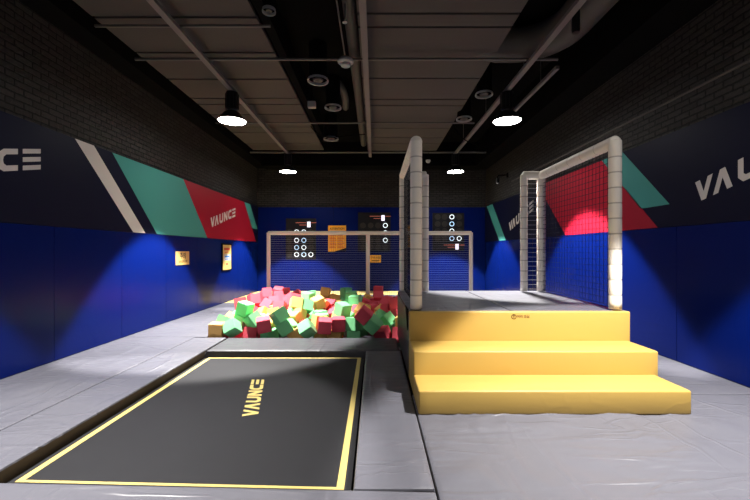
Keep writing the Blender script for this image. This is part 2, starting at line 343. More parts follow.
# ------------------------------------------------------------------ murals
def mural(wall):
    f = side_of(wall)
    lab = 'navy printed band with lettering, red and teal shapes along the %s wall' % wall
    bm = B()
    if wall == 'left': box(bm, XL-PADT, XL, YN, YF, ZP+.006, 3.355)
    else: box(bm, XR, XR+PADT, YN, YF, ZP+.006, 3.355)
    root = obj('wall_mural', bm, M['navy'])
    tag(root, lab, 'mural')
    b, t = ZP+.008, 3.353
    def shape(name, pts, m, d=.003):
        bm = B(); prism(bm, pts, f, d); o = obj(name, bm, m, root); return o
    if wall == 'left':
        shape('printed_stripe', [(5.85, t), (6.24, t), (7.64, b), (7.26, b)], M['white'])['label'] = 'white slanted stripe'
        shape('printed_shape', [(6.68, t), (9.15, t), (10.47, b), (8.05, b)], M['cyan'])['label'] = 'large teal parallelogram'
        shape('printed_shape', [(9.15, t), (13.42, t), (14.75, b), (10.47, b)], M['red'])['label'] = 'large red parallelogram'
        shape('printed_stripe', [(13.42, t), (14.05, t), (14.92, 2.47), (14.28, 2.47)], M['cyan'])['label'] = 'short teal stripe'
        lettering('lettering', lambda u, v, w: f(10.67+u, 2.26+v, .003+w), .265, .285, .07, .265, .003, M['white'], root)
        lettering('lettering', lambda u, v, w: f(3.37+u, 2.245+v, w), .265, .285, .07, .265, .003, M['white'], root)
    else:
        shape('printed_shape', [(10.1, t), (7.27, t), (5.83, b), (8.66, b)], M['red'])['label'] = 'large red parallelogram'
        shape('printed_stripe', [(7.27, t), (6.66, t), (5.60, 2.30), (6.21, 2.30)], M['cyan'])['label'] = 'short teal stripe'
        shape('printed_stripe', [(14.75, t), (14.05, t), (12.62, b), (13.27, b)], M['cyan'])['label'] = 'long teal stripe by the far corner'
        lettering('lettering', lambda u, v, w: f(12.3-u, 2.24+v, w), .265, .285, .07, .265, .003, M['white'], root)
        lettering('lettering', lambda u, v, w: f(5.15-u, 2.255+v, w), .265, .285, .07, .265, .003, M['white'], root)
mural('left'); mural('right')

# ------------------------------------------------------------------ floor mats
def mat_block(name, x0, x1, y0, y1, label, m='grey', z1=0., z0=FZ, amp=.010, step=.05, r=.02, sk=None, skf=None, seed=0, parent=None, cat='floor mat', group='grey floor mats'):
    """a vinyl mat with a softly rumpled top, rounded upper rim and straight sides. sk: y of the near edge at x0 and x1"""
    g = .004
    x0 += g; x1 -= g; y0 += g; y1 -= g
    nx = max(2, int((x1-x0)/step)); ny = max(2, int((y1-y0)/step))
    us = [0, r*.3/(x1-x0), r/(x1-x0)]+[i/nx for i in range(1, nx)]+[1-r/(x1-x0), 1-r*.3/(x1-x0), 1]
    vs = [0, r*.3/(y1-y0), r/(y1-y0)]+[i/ny for i in range(1, ny)]+[1-r/(y1-y0), 1-r*.3/(y1-y0), 1]
    us = sorted(set(us)); vs = sorted(set(vs))
    bm = B(); G = []
    for v in vs:
        row = []
        for u in us:
            x = x0+u*(x1-x0)
            ya = y0 if sk is None else sk[0]+(sk[1]-sk[0])*u
            yb = y1 if skf is None else skf[0]+(skf[1]-skf[0])*u
            y = ya+v*(yb-ya)
            d = min(u*(x1-x0), (1-u)*(x1-x0), v*(y1-y0), (1-v)*(y1-y0))
            e = min(1, d/r); drop = r*(1-math.sqrt(max(0, 1-(1-e)**2)))
            q = Vector((x*.75+seed, y*1.9, seed*.7)); q2 = Vector((x*3.1+y*1.2, y*2.2-x*1.4, seed))
            w = noise.noise(q)*amp
            for kk, (ca, sa, fr, st) in enumerate(((.94, .34, .85, .20), (.5, -.87, 1.1, .25), (.98, -.17, 1.7, .30))):
                bend = .35*noise.noise(Vector((x*.8, y*.8, seed+kk*9)))
                q3 = Vector((fr*(x*ca+y*sa+bend)*2.2, fr*(y*ca-x*sa)*st*2.2, seed*1.3+kk*7))
                mask = max(0, noise.noise(Vector((x*.6, y*.6, seed+5+kk*3)))+.28)*1.7
                w += (1-min(1, abs(noise.noise(q3))*4.5))**1.5*amp*.9*mask
            w = (w-amp*.45)*min(1, d/.12)
            row.append(bm.verts.new((x, y, z1-drop+w)))
        G.append(row)
    for j in range(len(vs)-1):
        for i in range(len(us)-1): bm.faces.new([G[j][i], G[j][i+1], G[j+1][i+1], G[j+1][i]])
    rim = G[0][:]+[r_[-1] for r_ in G[1:]]+G[-1][-2::-1]+[r_[0] for r_ in G[-2:0:-1]]
    low = [bm.verts.new((v.co.x, v.co.y, z0)) for v in rim]
    for i in range(len(rim)):
        fc = bm.faces.new([rim[i], low[i], low[(i+1) % len(rim)], rim[(i+1) % len(rim)]]); fc.material_index = 1
    bm.faces.new(low)
    o = obj(name, bm, [M[m], M['side'] if m == 'grey' else M[m]], parent, smooth=True)
    if cat: tag(o, label, cat, group)
    return o

PX0, PX1, PY0, PY1 = -3.15, 1.17, 6.95, 11.0        # foam pit
TX0, TX1, TY0, TY1 = -2.745, -.15, 2.56, 6.03        # trampoline opening
mat_block('floor_mat', XL, -3.35, .6, 7.0, 'grey vinyl floor mat along the left wall, left of the big black trampoline', seed=1, amp=.013)
mat_block('floor_mat', -3.35, TX0, .6, 6.95, 'narrow grey vinyl mat bordering the left edge of the big trampoline', seed=2, amp=.01)
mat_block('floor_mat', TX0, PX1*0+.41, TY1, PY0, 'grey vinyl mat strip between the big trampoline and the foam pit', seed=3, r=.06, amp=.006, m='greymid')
mat_block('floor_mat', TX1, .41, 2.52, TY1, 'grey vinyl mat between the big trampoline and the yellow steps', seed=4, amp=.012)
mat_block('floor_mat', TX0, .41, .6, TY0, 'grey vinyl mat in the near foreground below the big trampoline', seed=5, skf=(2.605, 2.50), amp=.010)
mat_block('floor_mat', .41, XR, .6, 4.2, 'wide grey vinyl mat in front of the yellow steps', seed=6, amp=.014)
mat_block('floor_mat', 3.18, XR, 4.2, 11.6, 'grey vinyl mat between the yellow steps and the right wall', seed=7)
mat_block('floor_mat', XL, PX0, 7.0, 11.6, 'grey vinyl mat along the left wall beside the foam pit', seed=8, amp=.016)
mat_block('floor_mat', PX1, 3.16, 7.15, 11.6, 'grey vinyl mat behind the platform, beside the foam pit', seed=9)
mat_block('floor_mat', PX0, PX1, PY1, 11.6, 'narrow grey vinyl mat under the goal along the back of the foam pit', seed=10, step=.12)
mat_block('floor_mat', XL, XR, YN+.1, .6, 'grey vinyl mat nearest the viewer at the entrance end', seed=11, step=.3)
# beyond the goal: small trampolines framed by yellow and grey mats
def ymat(x0, x1, y0, y1, label, m='yellowlit'):
    return mat_block('floor_mat', x0, x1, y0, y1, label, m=m, step=.2, amp=.004, group='yellow floor mats' if m == 'yellowlit' else 'grey floor mats')
ymat(XL, XR, 13.75, YF, 'yellow mat strip at the foot of the far wall')
ymat(XL, -3.35, 11.6, 13.75, 'yellow mat by the left wall behind the goal')
ymat(-3.35, 3.35, 11.6, 11.95, 'thin yellow mat strip just behind the goal')
ymat(3.35, XR, 11.6, 13.75, 'grey mat by the right wall behind the goal', 'grey')
ymat(-3.35, 3.35, 13.3, 13.75, 'grey mat strip behind the small far trampolines', 'grey')
tr = [(-3.0, -1.1), (-.6, 1.3), (1.6, 3.1)]
for i, (a, b) in enumerate(zip([-3.35]+[t[1] for t in tr], [t[0] for t in tr]+[3.35])):
    ymat(a, b, 11.95, 13.3, 'grey mat %s the small far trampolines' % ['left of', 'between the left and middle of', 'between the middle and right of', 'right of'][i], 'grey')
for i, (a, b) in enumerate(tr):
    root = empty('small_trampoline', ((a+b)/2, 12.62, FZ), 'small black trampoline beyond the goal, %s of three' % ['leftmost', 'middle', 'rightmost'][i], 'trampoline', 'small trampolines behind the goal')
    w = (b-a)/2
    bm = B(); box(bm, -w+.08, w-.08, -.55, .55, .15, .16); obj('jumping_bed', bm, M['bed'], root)
    bm = B()
    for (p, q, r_, s_) in ((-w+.01, w-.01, -.66, -.6), (-w+.01, w-.01, .6, .66), (-w+.01, -w+.06, -.6, .6), (w-.06, w-.01, -.6, .6)): box(bm, p, q, r_, s_, 0, .17)
    obj('frame', bm, M['black'], root)

# ------------------------------------------------------------------ main trampoline
tcx = (TX0+TX1)/2
root = empty('trampoline', (tcx, (TY0+TY1)/2, FZ), 'large rectangular black trampoline set in the grey mats, yellow line round its bed', 'trampoline')
ty = (TY0+TY1)/2; w, l = (TX1-TX0)/2-.01, (TY1-TY0)/2-.01
zb = -.10-FZ
bm = B()
for (p, q, r_, s_) in ((-w, w, -l, -l+.05), (-w, w, l-.05, l), (-w, -w+.03, -l+.05, l-.05), (w-.03, w, -l+.05, l-.05)): box(bm, p, q, r_, s_, 0, zb-.02)
obj('frame', bm, M['black'], root)
bm = B(); box(bm, -w+.035, w-.012, -l-.0+.05, l-.06, zb-.015, zb-.003)
obj('jumping_bed', bm, M['bed'], root)
# yellow line: rectangle with small width
lx0, lx1, ly0, ly1, t = -2.655-tcx, -.222-tcx, 2.65-ty, 5.98-ty, .055
bm = B()
prism(bm, [(lx0, 2.762-ty), (lx1, 2.672-ty), (lx1, 2.70-ty), (lx0, 2.79-ty)], lambda u, v, w_: (u, v, zb-.005+w_), .004)
ly0 = 2.68-ty-t
for (p, q, r_, s_) in ((lx0, lx1, ly1-.045, ly1), (lx0, lx0+t, 2.77-ty, ly1-.045), (lx1-t, lx1, ly0+t, ly1-.045)): box(bm, p, q, r_, s_, zb-.004, zb)
obj('border_line', bm, M['line'], root)
# lettering reads away from the viewer, letters' tops to the left
lettering('lettering', lambda u, v, w_: (-1.205-tcx-v, 3.86-ty+u, zb-.004+w_), .165, .165, .026, .235, .004, M['line'], root)
# ------------------------------------------------------------------ steps and platform
SX0, SX1 = .425, 3.15
root = empty('foam_steps', ((SX0+SX1)/2, 4.65, 0), 'three yellow padded foam steps leading up to the netted platform', 'steps')
cx = (SX0+SX1)/2
def blk(x0, x1, y0, y1, z0, z1, name, m, parent, bev=.018):
    bm = B(); box(bm, x0, x1, y0, y1, z0, z1)
    bmesh.ops.subdivide_edges(bm, edges=[e for e in bm.edges if e.calc_length() > 1], cuts=24, use_grid_fill=True)
    return obj(name, bm, m, parent, smooth=True, bevel=bev, segs=3)
blk(SX0-cx-.0, SX1-cx-.055, 3.66-4.65, 4.15-4.65, 0, .234, 'step', M['yellow'], root)
blk(SX0-cx-.0, SX1-cx-.01, 4.15-4.65, 0, 0, .49, 'step', M['yellow'], root)
blk(SX0-cx, SX1-cx+.02, 0, .07, 0, .85, 'step', M['yellow'], root)
# warning mark printed on the top riser
bm = B()
for k in range(24):
    a0, a1 = 2*PI*k/24, 2*PI*(k+1)/24
    q = [(r_*math.cos(a), r_*math.sin(a)) for a, r_ in ((a0, .032), (a1, .032), (a1, .024), (a0, .024))]
    vs = [bm.verts.new((1.722-cx+x_, -.0015, .785+z_)) for x_, z_ in q]; bm.faces.new(vs)
bmesh.ops.remove_doubles(bm, verts=bm.verts, dist=1e-5)
bmesh.ops.extrude_face_region(bm, geom=list(bm.faces))
box(bm, 1.718-cx, 1.726-cx, -.002, -.0005, .77, .80); box(bm, 1.712-cx, 1.732-cx, -.002, -.0005, .797, .803)
mk = obj('printed_symbol', bm, M['inkb'], root)
RX = Matrix.Rotation(PI/2, 4, 'X')
text_mesh('printed_text', '머리 조심', .040, M['inkb'], root, Matrix.Translation((1.838-cx, -.001, .785)) @ RX)

root = empty('platform', ((SX0+SX1)/2, 5.9, 0), 'raised grey padded platform behind the yellow steps', 'platform')
bm = B(); box(bm, SX0-cx, SX1-cx+.03, 4.725-5.9, 7.1-5.9, 0, .80)
bmesh.ops.subdivide_edges(bm, edges=[e for e in bm.edges if e.calc_length() > 1], cuts=8, use_grid_fill=True)
obj('base', bm, M['greydark'], root, smooth=True, bevel=.01)
mat_block('top_pad', SX0-cx, 1.72-cx, 4.725-5.9, 7.1-5.9, '', m='grey', z1=.85, z0=.80, amp=.006, parent=root, cat=None, seed=21)
mat_block('top_pad', 1.72-cx, SX1-cx+.03, 4.725-5.9, 7.1-5.9, '', m='grey', z1=.85, z0=.80, amp=.006, parent=root, cat=None, seed=22)
bm = B(); prism(bm, [(-.02, .86), (.34, .86), (.30, .80), (.05, .58), (.0, .60)], lambda u, v, w_: (SX0-cx-.012+w_, 4.78-5.9+u, v), .01)
obj('corner_flap', bm, M['black'], root)

# ------------------------------------------------------------------ net frames
def padded(bm, a, b, r=.08, pitch=.2, seg=20, cap0=True, cap1=True):
    """padding sleeve in sections, a narrow sewn seam between sections, rounded ends"""
    a, b = Vector(a), Vector(b); L = (b-a).length; d = (b-a)/L
    pts, rad, mids = [], [], []
    if cap0:
        for s_ in (0.98, .85, .6, .3): pts.append(a-d*r*.35*s_); rad.append(r*(1-s_**3)**.5)
    n = max(1, round(L/pitch)); p = L/n
    for k in range(n):
        if k:
            mids.append(len(pts)-1)
            for off, rr in ((-.004, .975), (.004, .975)): pts.append(a+d*(p*k+off)); rad.append(r*rr)
            mids.append(len(pts)-2)
        for s_, rr in ((.07, 1.0), (.5, 1.012), (.93, 1.0)): pts.append(a+d*(p*(k+s_))); rad.append(r*rr)
    pts.append(b); rad.append(r)
    if cap1:
        for s_ in (.3, .6, .85, .98): pts.append(b+d*r*.35*s_); rad.append(r*(1-s_**3)**.5)
    return sweep(bm, pts, rad, seg, mids=[m_ for m_ in mids if (pts[m_+1]-pts[m_]).length < .02])

def net(bm, p00, p10, p01, cell=.085, r=.0046, rv=None):
    """grid spanned by p00->p10 (along) and p00->p01 (up)"""
    p00, p10, p01 = Vector(p00), Vector(p10), Vector(p01)
    a, b = p10-p00, p01-p00
    na, nb = round(a.length/cell), round(b.length/cell)
    for i in range(na+1): wire(bm, p00+a*(i/na), p00+a*(i/na)+b, rv or r*.7)
    bm.faces.ensure_lookup_table(); nv = len(bm.faces)
    for j in range(nb+1): wire(bm, p00+b*(j/nb), p00+b*(j/nb)+a, r)
    bm.faces.ensure_lookup_table()
    for f_ in bm.faces[nv:]: f_.material_index = 1
    return bm

ZT = 2.99
def cage(sx, X, XRt, label):
    root = empty('net_frame', (X, 5.83, .85), label, 'net frame', 'padded net frames on the platform')
    f = lambda x, y, z: (x-X, y-5.83, z-.85)
    y0, y1 = 4.78, 6.9
    obj('post', padded(B(), f(X, y0, .85), f(X, y0, ZT), .075, cap0=False), [M['pad'], M['seam']], root, smooth='all')
    obj('post', padded(B(), f(X, y1, .85), f(X, y1, ZT), .075, cap0=False), [M['pad'], M['seam']], root, smooth='all')
    obj('post', padded(B(), f(XRt, y1, .85), f(XRt, y1, ZT), .063, cap0=False), [M['pad'], M['seam']], root, smooth='all')
    obj('top_rail', padded(B(), f(X, y0, ZT), f(X, y1, ZT), .078, .35), [M['pad'], M['seam']], root, smooth='all')
    obj('top_rail', padded(B(), f(X, y1, ZT), f(XRt, y1, ZT), .075, .35), [M['pad'], M['seam']], root, smooth='all')
    obj('net', net(B(), f(X, y0+.07, .9), f(X, y1-.07, .9), f(X, y0+.07, ZT-.07)), [M['net'], M['net']], root)
    d = .07 if XRt > X else -.07
    obj('net', net(B(), f(X+d, y1, .9), f(XRt-d, y1, .9), f(X+d, y1, ZT-.07), r=.0045), [M['net'], M['netlit']], root)
cage(-1, .525, .925, 'ivory padded post frame with net on the left side of the platform')
cage(1, 3.06, 2.74, 'ivory padded post frame with net on the right side of the platform')

# ------------------------------------------------------------------ goal
GY = 11.1
root = empty('goal', (-.15, GY, 0), 'wide cream framed goal with dark net behind the foam pit', 'goal')
gx = [-3.15, -.21, 2.84]
for x in gx:
    o = obj('post', padded(B(), (x+.15, 0, 0), (x+.15, 0, 2.13), .058, 1.2, 14, cap0=False), [M['goal'], M['goal']], root, smooth='all')
obj('crossbar', padded(B(), (gx[0]+.15, 0, 2.13), (gx[2]+.15, 0, 2.13), .058, 1.5, 14), [M['goal'], M['goal']], root, smooth='all')
for a, b in ((gx[0], gx[1]), (gx[1], gx[2])):
    obj('net', net(B(), (a+.2, 0, .04), (b+.1, 0, .04), (a+.2, 0, 2.08), r=.0033, cell=.065), [M['net'], M['netlit']], root)

# ------------------------------------------------------------------ far wall targets and signs
def text_on(wall, body, size, m, parent, u, v, w=.004):
    if wall == 'back': mt = Matrix.Translation((u, YF-w, v)) @ RX
    elif wall == 'left': mt = Matrix.Translation((XL+w, u, v)) @ Matrix.Rotation(PI/2, 4, 'Z') @ RX
    mt = parent.matrix_world.inverted() @ mt if False else mt
    return text_mesh('printed_text', body, size, m, parent, mt)

def target(xs, zs, lit, disp, lab, bx):
    bm = B(); box(bm, bx[0], bx[1], YF-.03, YF, bx[2], bx[3])
    root = obj('target_board', bm, M['targetboard'], bevel=.006)
    tag(root, lab, 'target board', 'lit target boards on the far wall')
    for j, z in enumerate(zs):
        for i, x in enumerate(xs):
            bm = B(); c = (x, YF-.03, z)
            st = lit.get((i, j))
            if st:
                # ring facing the room
                pr = [(.068, 0), (.068, -.012), (.098, -.012), (.098, 0)]
                for a, b in zip(pr, pr[1:]):
                    for k in range(24):
                        t0, t1 = 2*PI*k/24, 2*PI*(k+1)/24
                        vs = [bm.verts.new((x+r_*math.cos(t), YF-.03+d_, z+r_*math.sin(t))) for (r_, d_), t in ((a, t0), (a, t1), (b, t1), (b, t0))]
                        bm.faces.new(vs)
                bmesh.ops.remove_doubles(bm, verts=bm.verts, dist=1e-5)
                o = obj('ring_target', bm, M['litb'] if st == 2 else M['lit'], root, smooth=True)
                o['label'] = 'glowing blue ring' if st == 2 else 'glowing white ring'
            else:
                vs = [(x+.115*math.cos(2*PI*k/24), z+.115*math.sin(2*PI*k/24)) for k in range(24)]
                prism(bm, vs, lambda u, v, w_: (u, YF-.03-w_, v), .01)
                obj('ring_target', bm, M['unlit'], root)['label'] = 'unlit dark disc'
    x, z = disp
    bm = B(); box(bm, x-.065, x+.065, YF-.045, YF-.03, z-.12, z+.10)
    obj('display', bm, M['digit'], root, bevel=.02)['label'] = 'glowing white display'
    for dz, a, b in ((.06, -.7, -.12), (.06, .12, .40), (-.03, -.5, -.12)):
        obj('display_line', box(B(), x+a*.75, x+b*.75, YF-.034, YF-.03, z+dz-.008, z+dz+.008), M['digitr'], root)
def PXF(px): return (px-375)*YF/375
def PZF(py): return 1.6-(py-250.5)*YF/375
target([PXF(v) for v in (289.5, 296.8, 304, 311)], [PZF(v) for v in (231.5, 239.8, 247, 254)],
       {(1, 0): 1, (2, 0): 1, (1, 1): 1, (2, 1): 2, (1, 2): 2, (2, 2): 1, (1, 3): 1, (2, 3): 2, (3, 3): 1},
       (PXF(309), PZF(223.8)), 'leftmost target board with rings lit in its two middle columns', (PXF(286), PXF(316), PZF(259), PZF(218)))
target([PXF(v) for v in (363, 370.7, 378, 385.3)], [PZF(v) for v in (225, 232.3, 239.7, 246.6)],
       {(3, 0): 1, (3, 1): 1, (3, 2): 1},
       (PXF(383), PZF(217.3)), 'middle target board with lit rings only in its right column', (PXF(358), PXF(390.5), PZF(251), PZF(212)))
target([PXF(v) for v in (437.6, 444.6, 451.7, 459)], [PZF(v) for v in (216.5, 223.5, 230.5, 238)],
       {(2, 0): 1, (2, 1): 2, (2, 2): 1, (2, 3): 2, (3, 3): 1},
       (PXF(456.8), PZF(246)), 'rightmost target board with the display below its rings', (PXF(432.5), PXF(464), PZF(250.5), PZF(212.5)))

def board(wall, u0, u1, z0, z1, m, name, lab, t=.012):
    f = side_of(wall)
    bm = B(); prism(bm, [(u0, z0), (u1, z0), (u1, z1), (u0, z1)], f, t)
    return tag(obj(name, bm, M[m]), lab, 'poster' if 'poster' in name else 'sign')
def strips(wall, root, rows, m, w=.012):
    f = side_of(wall); bm = B()
    for (u0, u1, z0, z1) in rows: prism(bm, [(u0, z0), (u1, z0), (u1, z1), (u0, z1)], lambda a, b, c: f(a, b, w+c), .002)
    return obj('printed_marks', bm, M[m], root)
p = board('back', PXF(328.2), PXF(346), PZF(251), PZF(225), 'orange', 'rules_poster', 'orange rules poster on the far wall above the goal crossbar')
u0, z1 = PXF(328.2), PZF(225)
text_on('back', 'ATTENTION', .105, M['ink'], p, u0+.36, z1-.13, .014)
strips('back', p, [(u0+.06+.31*c, u0+.06+.31*c+.24+.03*((k*7+c) % 3-1), z1-.30-.06*k, z1-.275-.06*k) for k in range(11) for c in (0, 1)], 'inkred')
strips('back', p, [(u0+.05, u0+.66, z1-.235, z1-.205)], 'signw')
bm = B(); prism(bm, [(u0+.25, z1-1.04), (u0+.712, z1-1.04), (u0+.712, z1-.90)], lambda a, b, c: side_of('back')(a, b, .012+c), .003); obj('torn_corner', bm, M['black'], p)
p = board('back', PXF(370), PXF(381), PZF(262), PZF(254.7), 'orange', 'notice_sign', 'small orange notice behind the goal net right of the middle post')
text_on('back', '주의사항', .11, M['ink'], p, PXF(375.5), PZF(257.3), .014); strips('back', p, [(PXF(371.5), PXF(379.5), PZF(260.6), PZF(259.8))], 'ink')
p = board('back', PXF(399.5), PXF(411.5), PZF(247.5), PZF(224.5), 'orange', 'rules_poster', 'orange poster on the far wall mostly hidden behind the platform post')
strips('back', p, [(PXF(401), PXF(410), PZF(228+2.2*k+.8), PZF(228+2.2*k)) for k in range(8)], 'ink')
p = board('left', 8.80, 9.42, 1.265, 1.59, 'sign', 'notice_sign', 'small square yellow notice on the left wall pads')
text_on('left', '주의', .17, M['ink'], p, 9.11, 1.475, .014); text_on('left', '점프금지구역', .075, M['inkb'], p, 9.11, 1.34, .014)
p = board('left', 11.42, 12.16, .98, 1.83, 'black', 'framed_poster', 'black framed tall yellow poster on the left wall pads near the far end', .03)
bm = B(); prism(bm, [(11.47, 1.02), (12.11, 1.02), (12.11, 1.79), (11.47, 1.79)], lambda a, b, c: side_of('left')(a, b, .03+c), .002); obj('printed_sheet', bm, M['sign'], p)
strips('left', p, [(11.52, 12.06, 1.30, 1.50)], 'signw', .032); strips('left', p, [(11.6, 11.98, 1.40, 1.45), (11.62, 11.9, 1.33, 1.36)], 'inkblue', .034)
strips('left', p, [(11.55, 12.0, 1.62, 1.70), (11.6, 11.9, 1.55, 1.58), (11.7, 11.85, 1.16, 1.22)], 'inkred', .032)

# ------------------------------------------------------------------ foam pit
mk = lambda c: '%s' % c
pb = struct('floor_pit', box(B(), PX0+.02, PX1-.02, PY0+.02, PY1-.02, FZ, FZ+.005), M['greydark'])
MAP = """213,331,y 222,322,g 234,322,g 228,333,g 247,331,r 250,322,r 257,328,r 266,330,g 250,316,g 261,316,g 272,319,y 266,310,r 275,309,y
282,305,r 284,314,g 295,304,r 297,315,y 286,322,g 286,333,y 297,330,g 305,331,g 305,322,r 305,309,r 308,303,g 279,325,g 302,306,y 309,302,g
312,310,g 302,315,y 306,322,r 323,300,y 324,305,r 321,309,r 334,311,r 323,322,r 314,333,g 325,330,g 342,332,y 354,335,g 334,322,r 339,304,g
347,311,g 359,309,r 359,314,y 358,320,g 348,320,g 373,319,g 372,328,g 368,335,y 381,335,r 394,331,r 391,328,g 388,324,r 394,319,y 387,319,g
382,315,g 370,303,r 386,298,r 381,306,r 394,305,r 388,313,r 205,331,y 400,300,r 396,335,r 357,300,g 290,299,r 318,316,g 265,322,y"""
MAP = [(float(a), float(b), c) for a, b, c in (s.split(',') for s in MAP.split())]
proto = B(); box(proto, -.125, .125, -.125, .125, -.125, .125)
me = {}
for c, mname in (('g', 'fg'), ('r', 'fr'), ('y', 'fy')):
    bm = proto.copy()
    es = list(bm.edges); bmesh.ops.bevel(bm, geom=es, offset=.008, segments=2, affect='EDGES')
    o = obj('foam_cube', bm, M[mname], smooth=True); me[c] = o.data; bpy.data.objects.remove(o)
proto.free()
info = []
rc = random.Random(4)
for (x, y, z, a, b, c) in CUBES:
    if z < -.13: continue
    px, py = 375+375*x/y, 250.5-375*(z+.06-1.6)/y
    k = min(MAP, key=lambda m_: (m_[0]-px)**2+(2.2*(m_[1]-py))**2)[2]
    if y < 8.8 and px < 372 and rc.random() < .25 or rc.random() < .08: k = rc.choice('ggyyyr')
    if x < -2.9 and y < 7.2: k = 'y'
    info.append([x, y, z, a, b, c, k])
CN = {'g': 'green', 'r': 'red', 'y': 'yellow orange'}
rows = ['front row of the pit', 'second row from the front', 'third row from the front', 'fourth row from the front', 'middle rows of the pit',
        'third row from the back', 'second row from the back', 'back row by the goal']
cutY = [0, 7.42, 7.8, 8.2, 8.65, 9.15, 9.7, 10.3, 99]
bands = [(cutY[i], cutY[i+1], 'in the '+rows[i]) for i in range(8)]
for (a, b, ph) in bands:
    for k in 'gry':
        sel = sorted([q for q in info if a <= q[1] < b and q[6] == k], key=lambda q: q[0]/q[1])
        for i, q in enumerate(sel):
            o = link(bpy.data.objects.new('foam_cube', me[k])); o.location = q[:3]; o.rotation_euler = q[3:6]
            w_ = CN[k]
            tag(o, '%s foam cube %s, %s %s from left' % (w_, ph, ORD[i], w_.split()[0]), 'foam cube', 'foam cubes filling the pit')

# ------------------------------------------------------------------ ceiling services
HC = 4.95
def channel(x, y0, y1, z, w, lab, grp=True):
    root = empty('support_channel', (x, (y0+y1)/2, z), lab, 'support rail', 'metal support rails under the ceiling')
    m_ = (y0+y1)/2
    bm = B(); t = .008
    box(bm, -w/2, w/2, y0-m_, y1-m_, 0, t); box(bm, -w/2, -w/2+t, y0-m_, y1-m_, t, .06); box(bm, w/2-t, w/2, y0-m_, y1-m_, t, .06)
    box(bm, -w/2+t, w/2-t, y0-m_, y1-m_, .05, .06)
    obj('rail', bm, M['steel'], root)
    k = y0+.7
    while k < y1:
        obj('hanger_rod', sweep(B(), [(0, k-m_, .06), (0, k-m_, 5.75-z)], .008, 8), M['pipe'], root); k += 2.4
channel(-3.01, -3.3, 13.1, HC, .1, 'long grey metal rail carrying the left row of lamps')
channel(-.17, -3.3, 13.4, HC, .1, 'long grey metal rail running down the centre of the ceiling')
channel(2.78, -3.3, 13.1, HC, .1, 'long grey metal rail carrying the right row of lamps')
channel(3.36, 6.9, 9.3, HC, .07, 'short grey metal rail beside the large round duct')

def lamp_proto(loc, lab, tx=0):
    root = empty('pendant_lamp', loc, lab, 'lamp', 'black industrial pendant lamps')
    # origin at the mouth
    h = HC-loc[2]
    bm = B()
    lathe(bm, [(.0, h-.02), (.125, h-.02), (.125, .26), (.11, .25), (0, .25)], 24)
    for k in range(12):
        a = 2*PI*k/12; c, s_ = math.cos(a), math.sin(a)
        vs = [bm.verts.new((r_*c-d_*s_, r_*s_+d_*c, z_)) for r_, d_, z_ in ((.12, .004, .27), (.14, .004, .27), (.14, .004, h-.05), (.12, .004, h-.05))]
        bm.faces.new(vs)
    obj('driver_housing', bm, M['shade'], root, smooth=True)
    bm = B(); lathe(bm, [(.055, .25), (.055, .215), (.03, .215), (.03, .25)], 20); obj('neck', bm, M['ring'], root, smooth=True)
    bm = B()
    lathe(bm, [(.05, .225), (.10, .215), (.16, .18), (.215, .12), (.25, .06), (.285, .01), (.295, 0), (.29, -.002), (.278, .012), (.24, .06), (.2, .115), (.15, .165), (.05, .2)], 40)
    obj('lamp_shade', bm, M['shade'], root, smooth=True)
    bm = B(); lathe(bm, [(0, .016), (.27, .016), (.272, .010), (.27, .006), (.15, .0), (0, -.004)], 40)
    obj('diffuser', bm, M['glow'], root, smooth=True)
    return root
def copy_tree(o, parent=None):
    c = o.copy(); COL.objects.link(c)
    if parent is not None: c.parent = parent
    for ch in list(o.children): copy_tree(ch, c)
    return c
LY = [2.84, 7.9, 12.96]
ZL = 4.33
def spot(x, y, z, p, tilt, size=73.5):
    ld = bpy.data.lights.new('lamp_beam', 'SPOT'); ld.energy = p; ld.spot_size = math.radians(size); ld.spot_blend = .16
    ld.shadow_soft_size = .10; ld.color = (1, .96, .91)
    lo = bpy.data.objects.new('lamp_beam', ld); COL.objects.link(lo); lo.location = (x, y, z-.03); lo.rotation_euler = tilt
first = None
NAMES = {(-1, -2.22): None}
for sx, x in ((-1, -3.01), (1, 2.78)):
    for y in [-2.22]+LY:
        nm = {-2.22: 'behind the viewer', 2.84: 'above the near trampoline end', 7.9: 'nearer', 12.96: 'farther'}[y]
        side = 'left' if sx < 0 else 'right'
        lab = ('black pendant lamp on the %s ceiling rail, nearer of the two in view' % side if y == 7.9 else
               'black pendant lamp on the %s ceiling rail, farther of the two, by the far wall' % side if y == 12.96 else
               'black pendant lamp on the %s ceiling rail, hanging %s' % (side, nm))
        tilt = (0, 0, 0)
        if sx > 0 and y == 7.9: tilt = (math.radians(-2), math.radians(-5), 0)
        if first is None: first = lamp_proto((x, y, ZL), lab); r_ = first
        else: r_ = copy_tree(first); r_.location = (x, y, ZL); r_['label'] = lab
        spot(x, y, ZL, {-2.22: P0, 2.84: P1, 7.9: P2*(1 if sx < 0 else .82), 12.96: P3}[y], tilt)

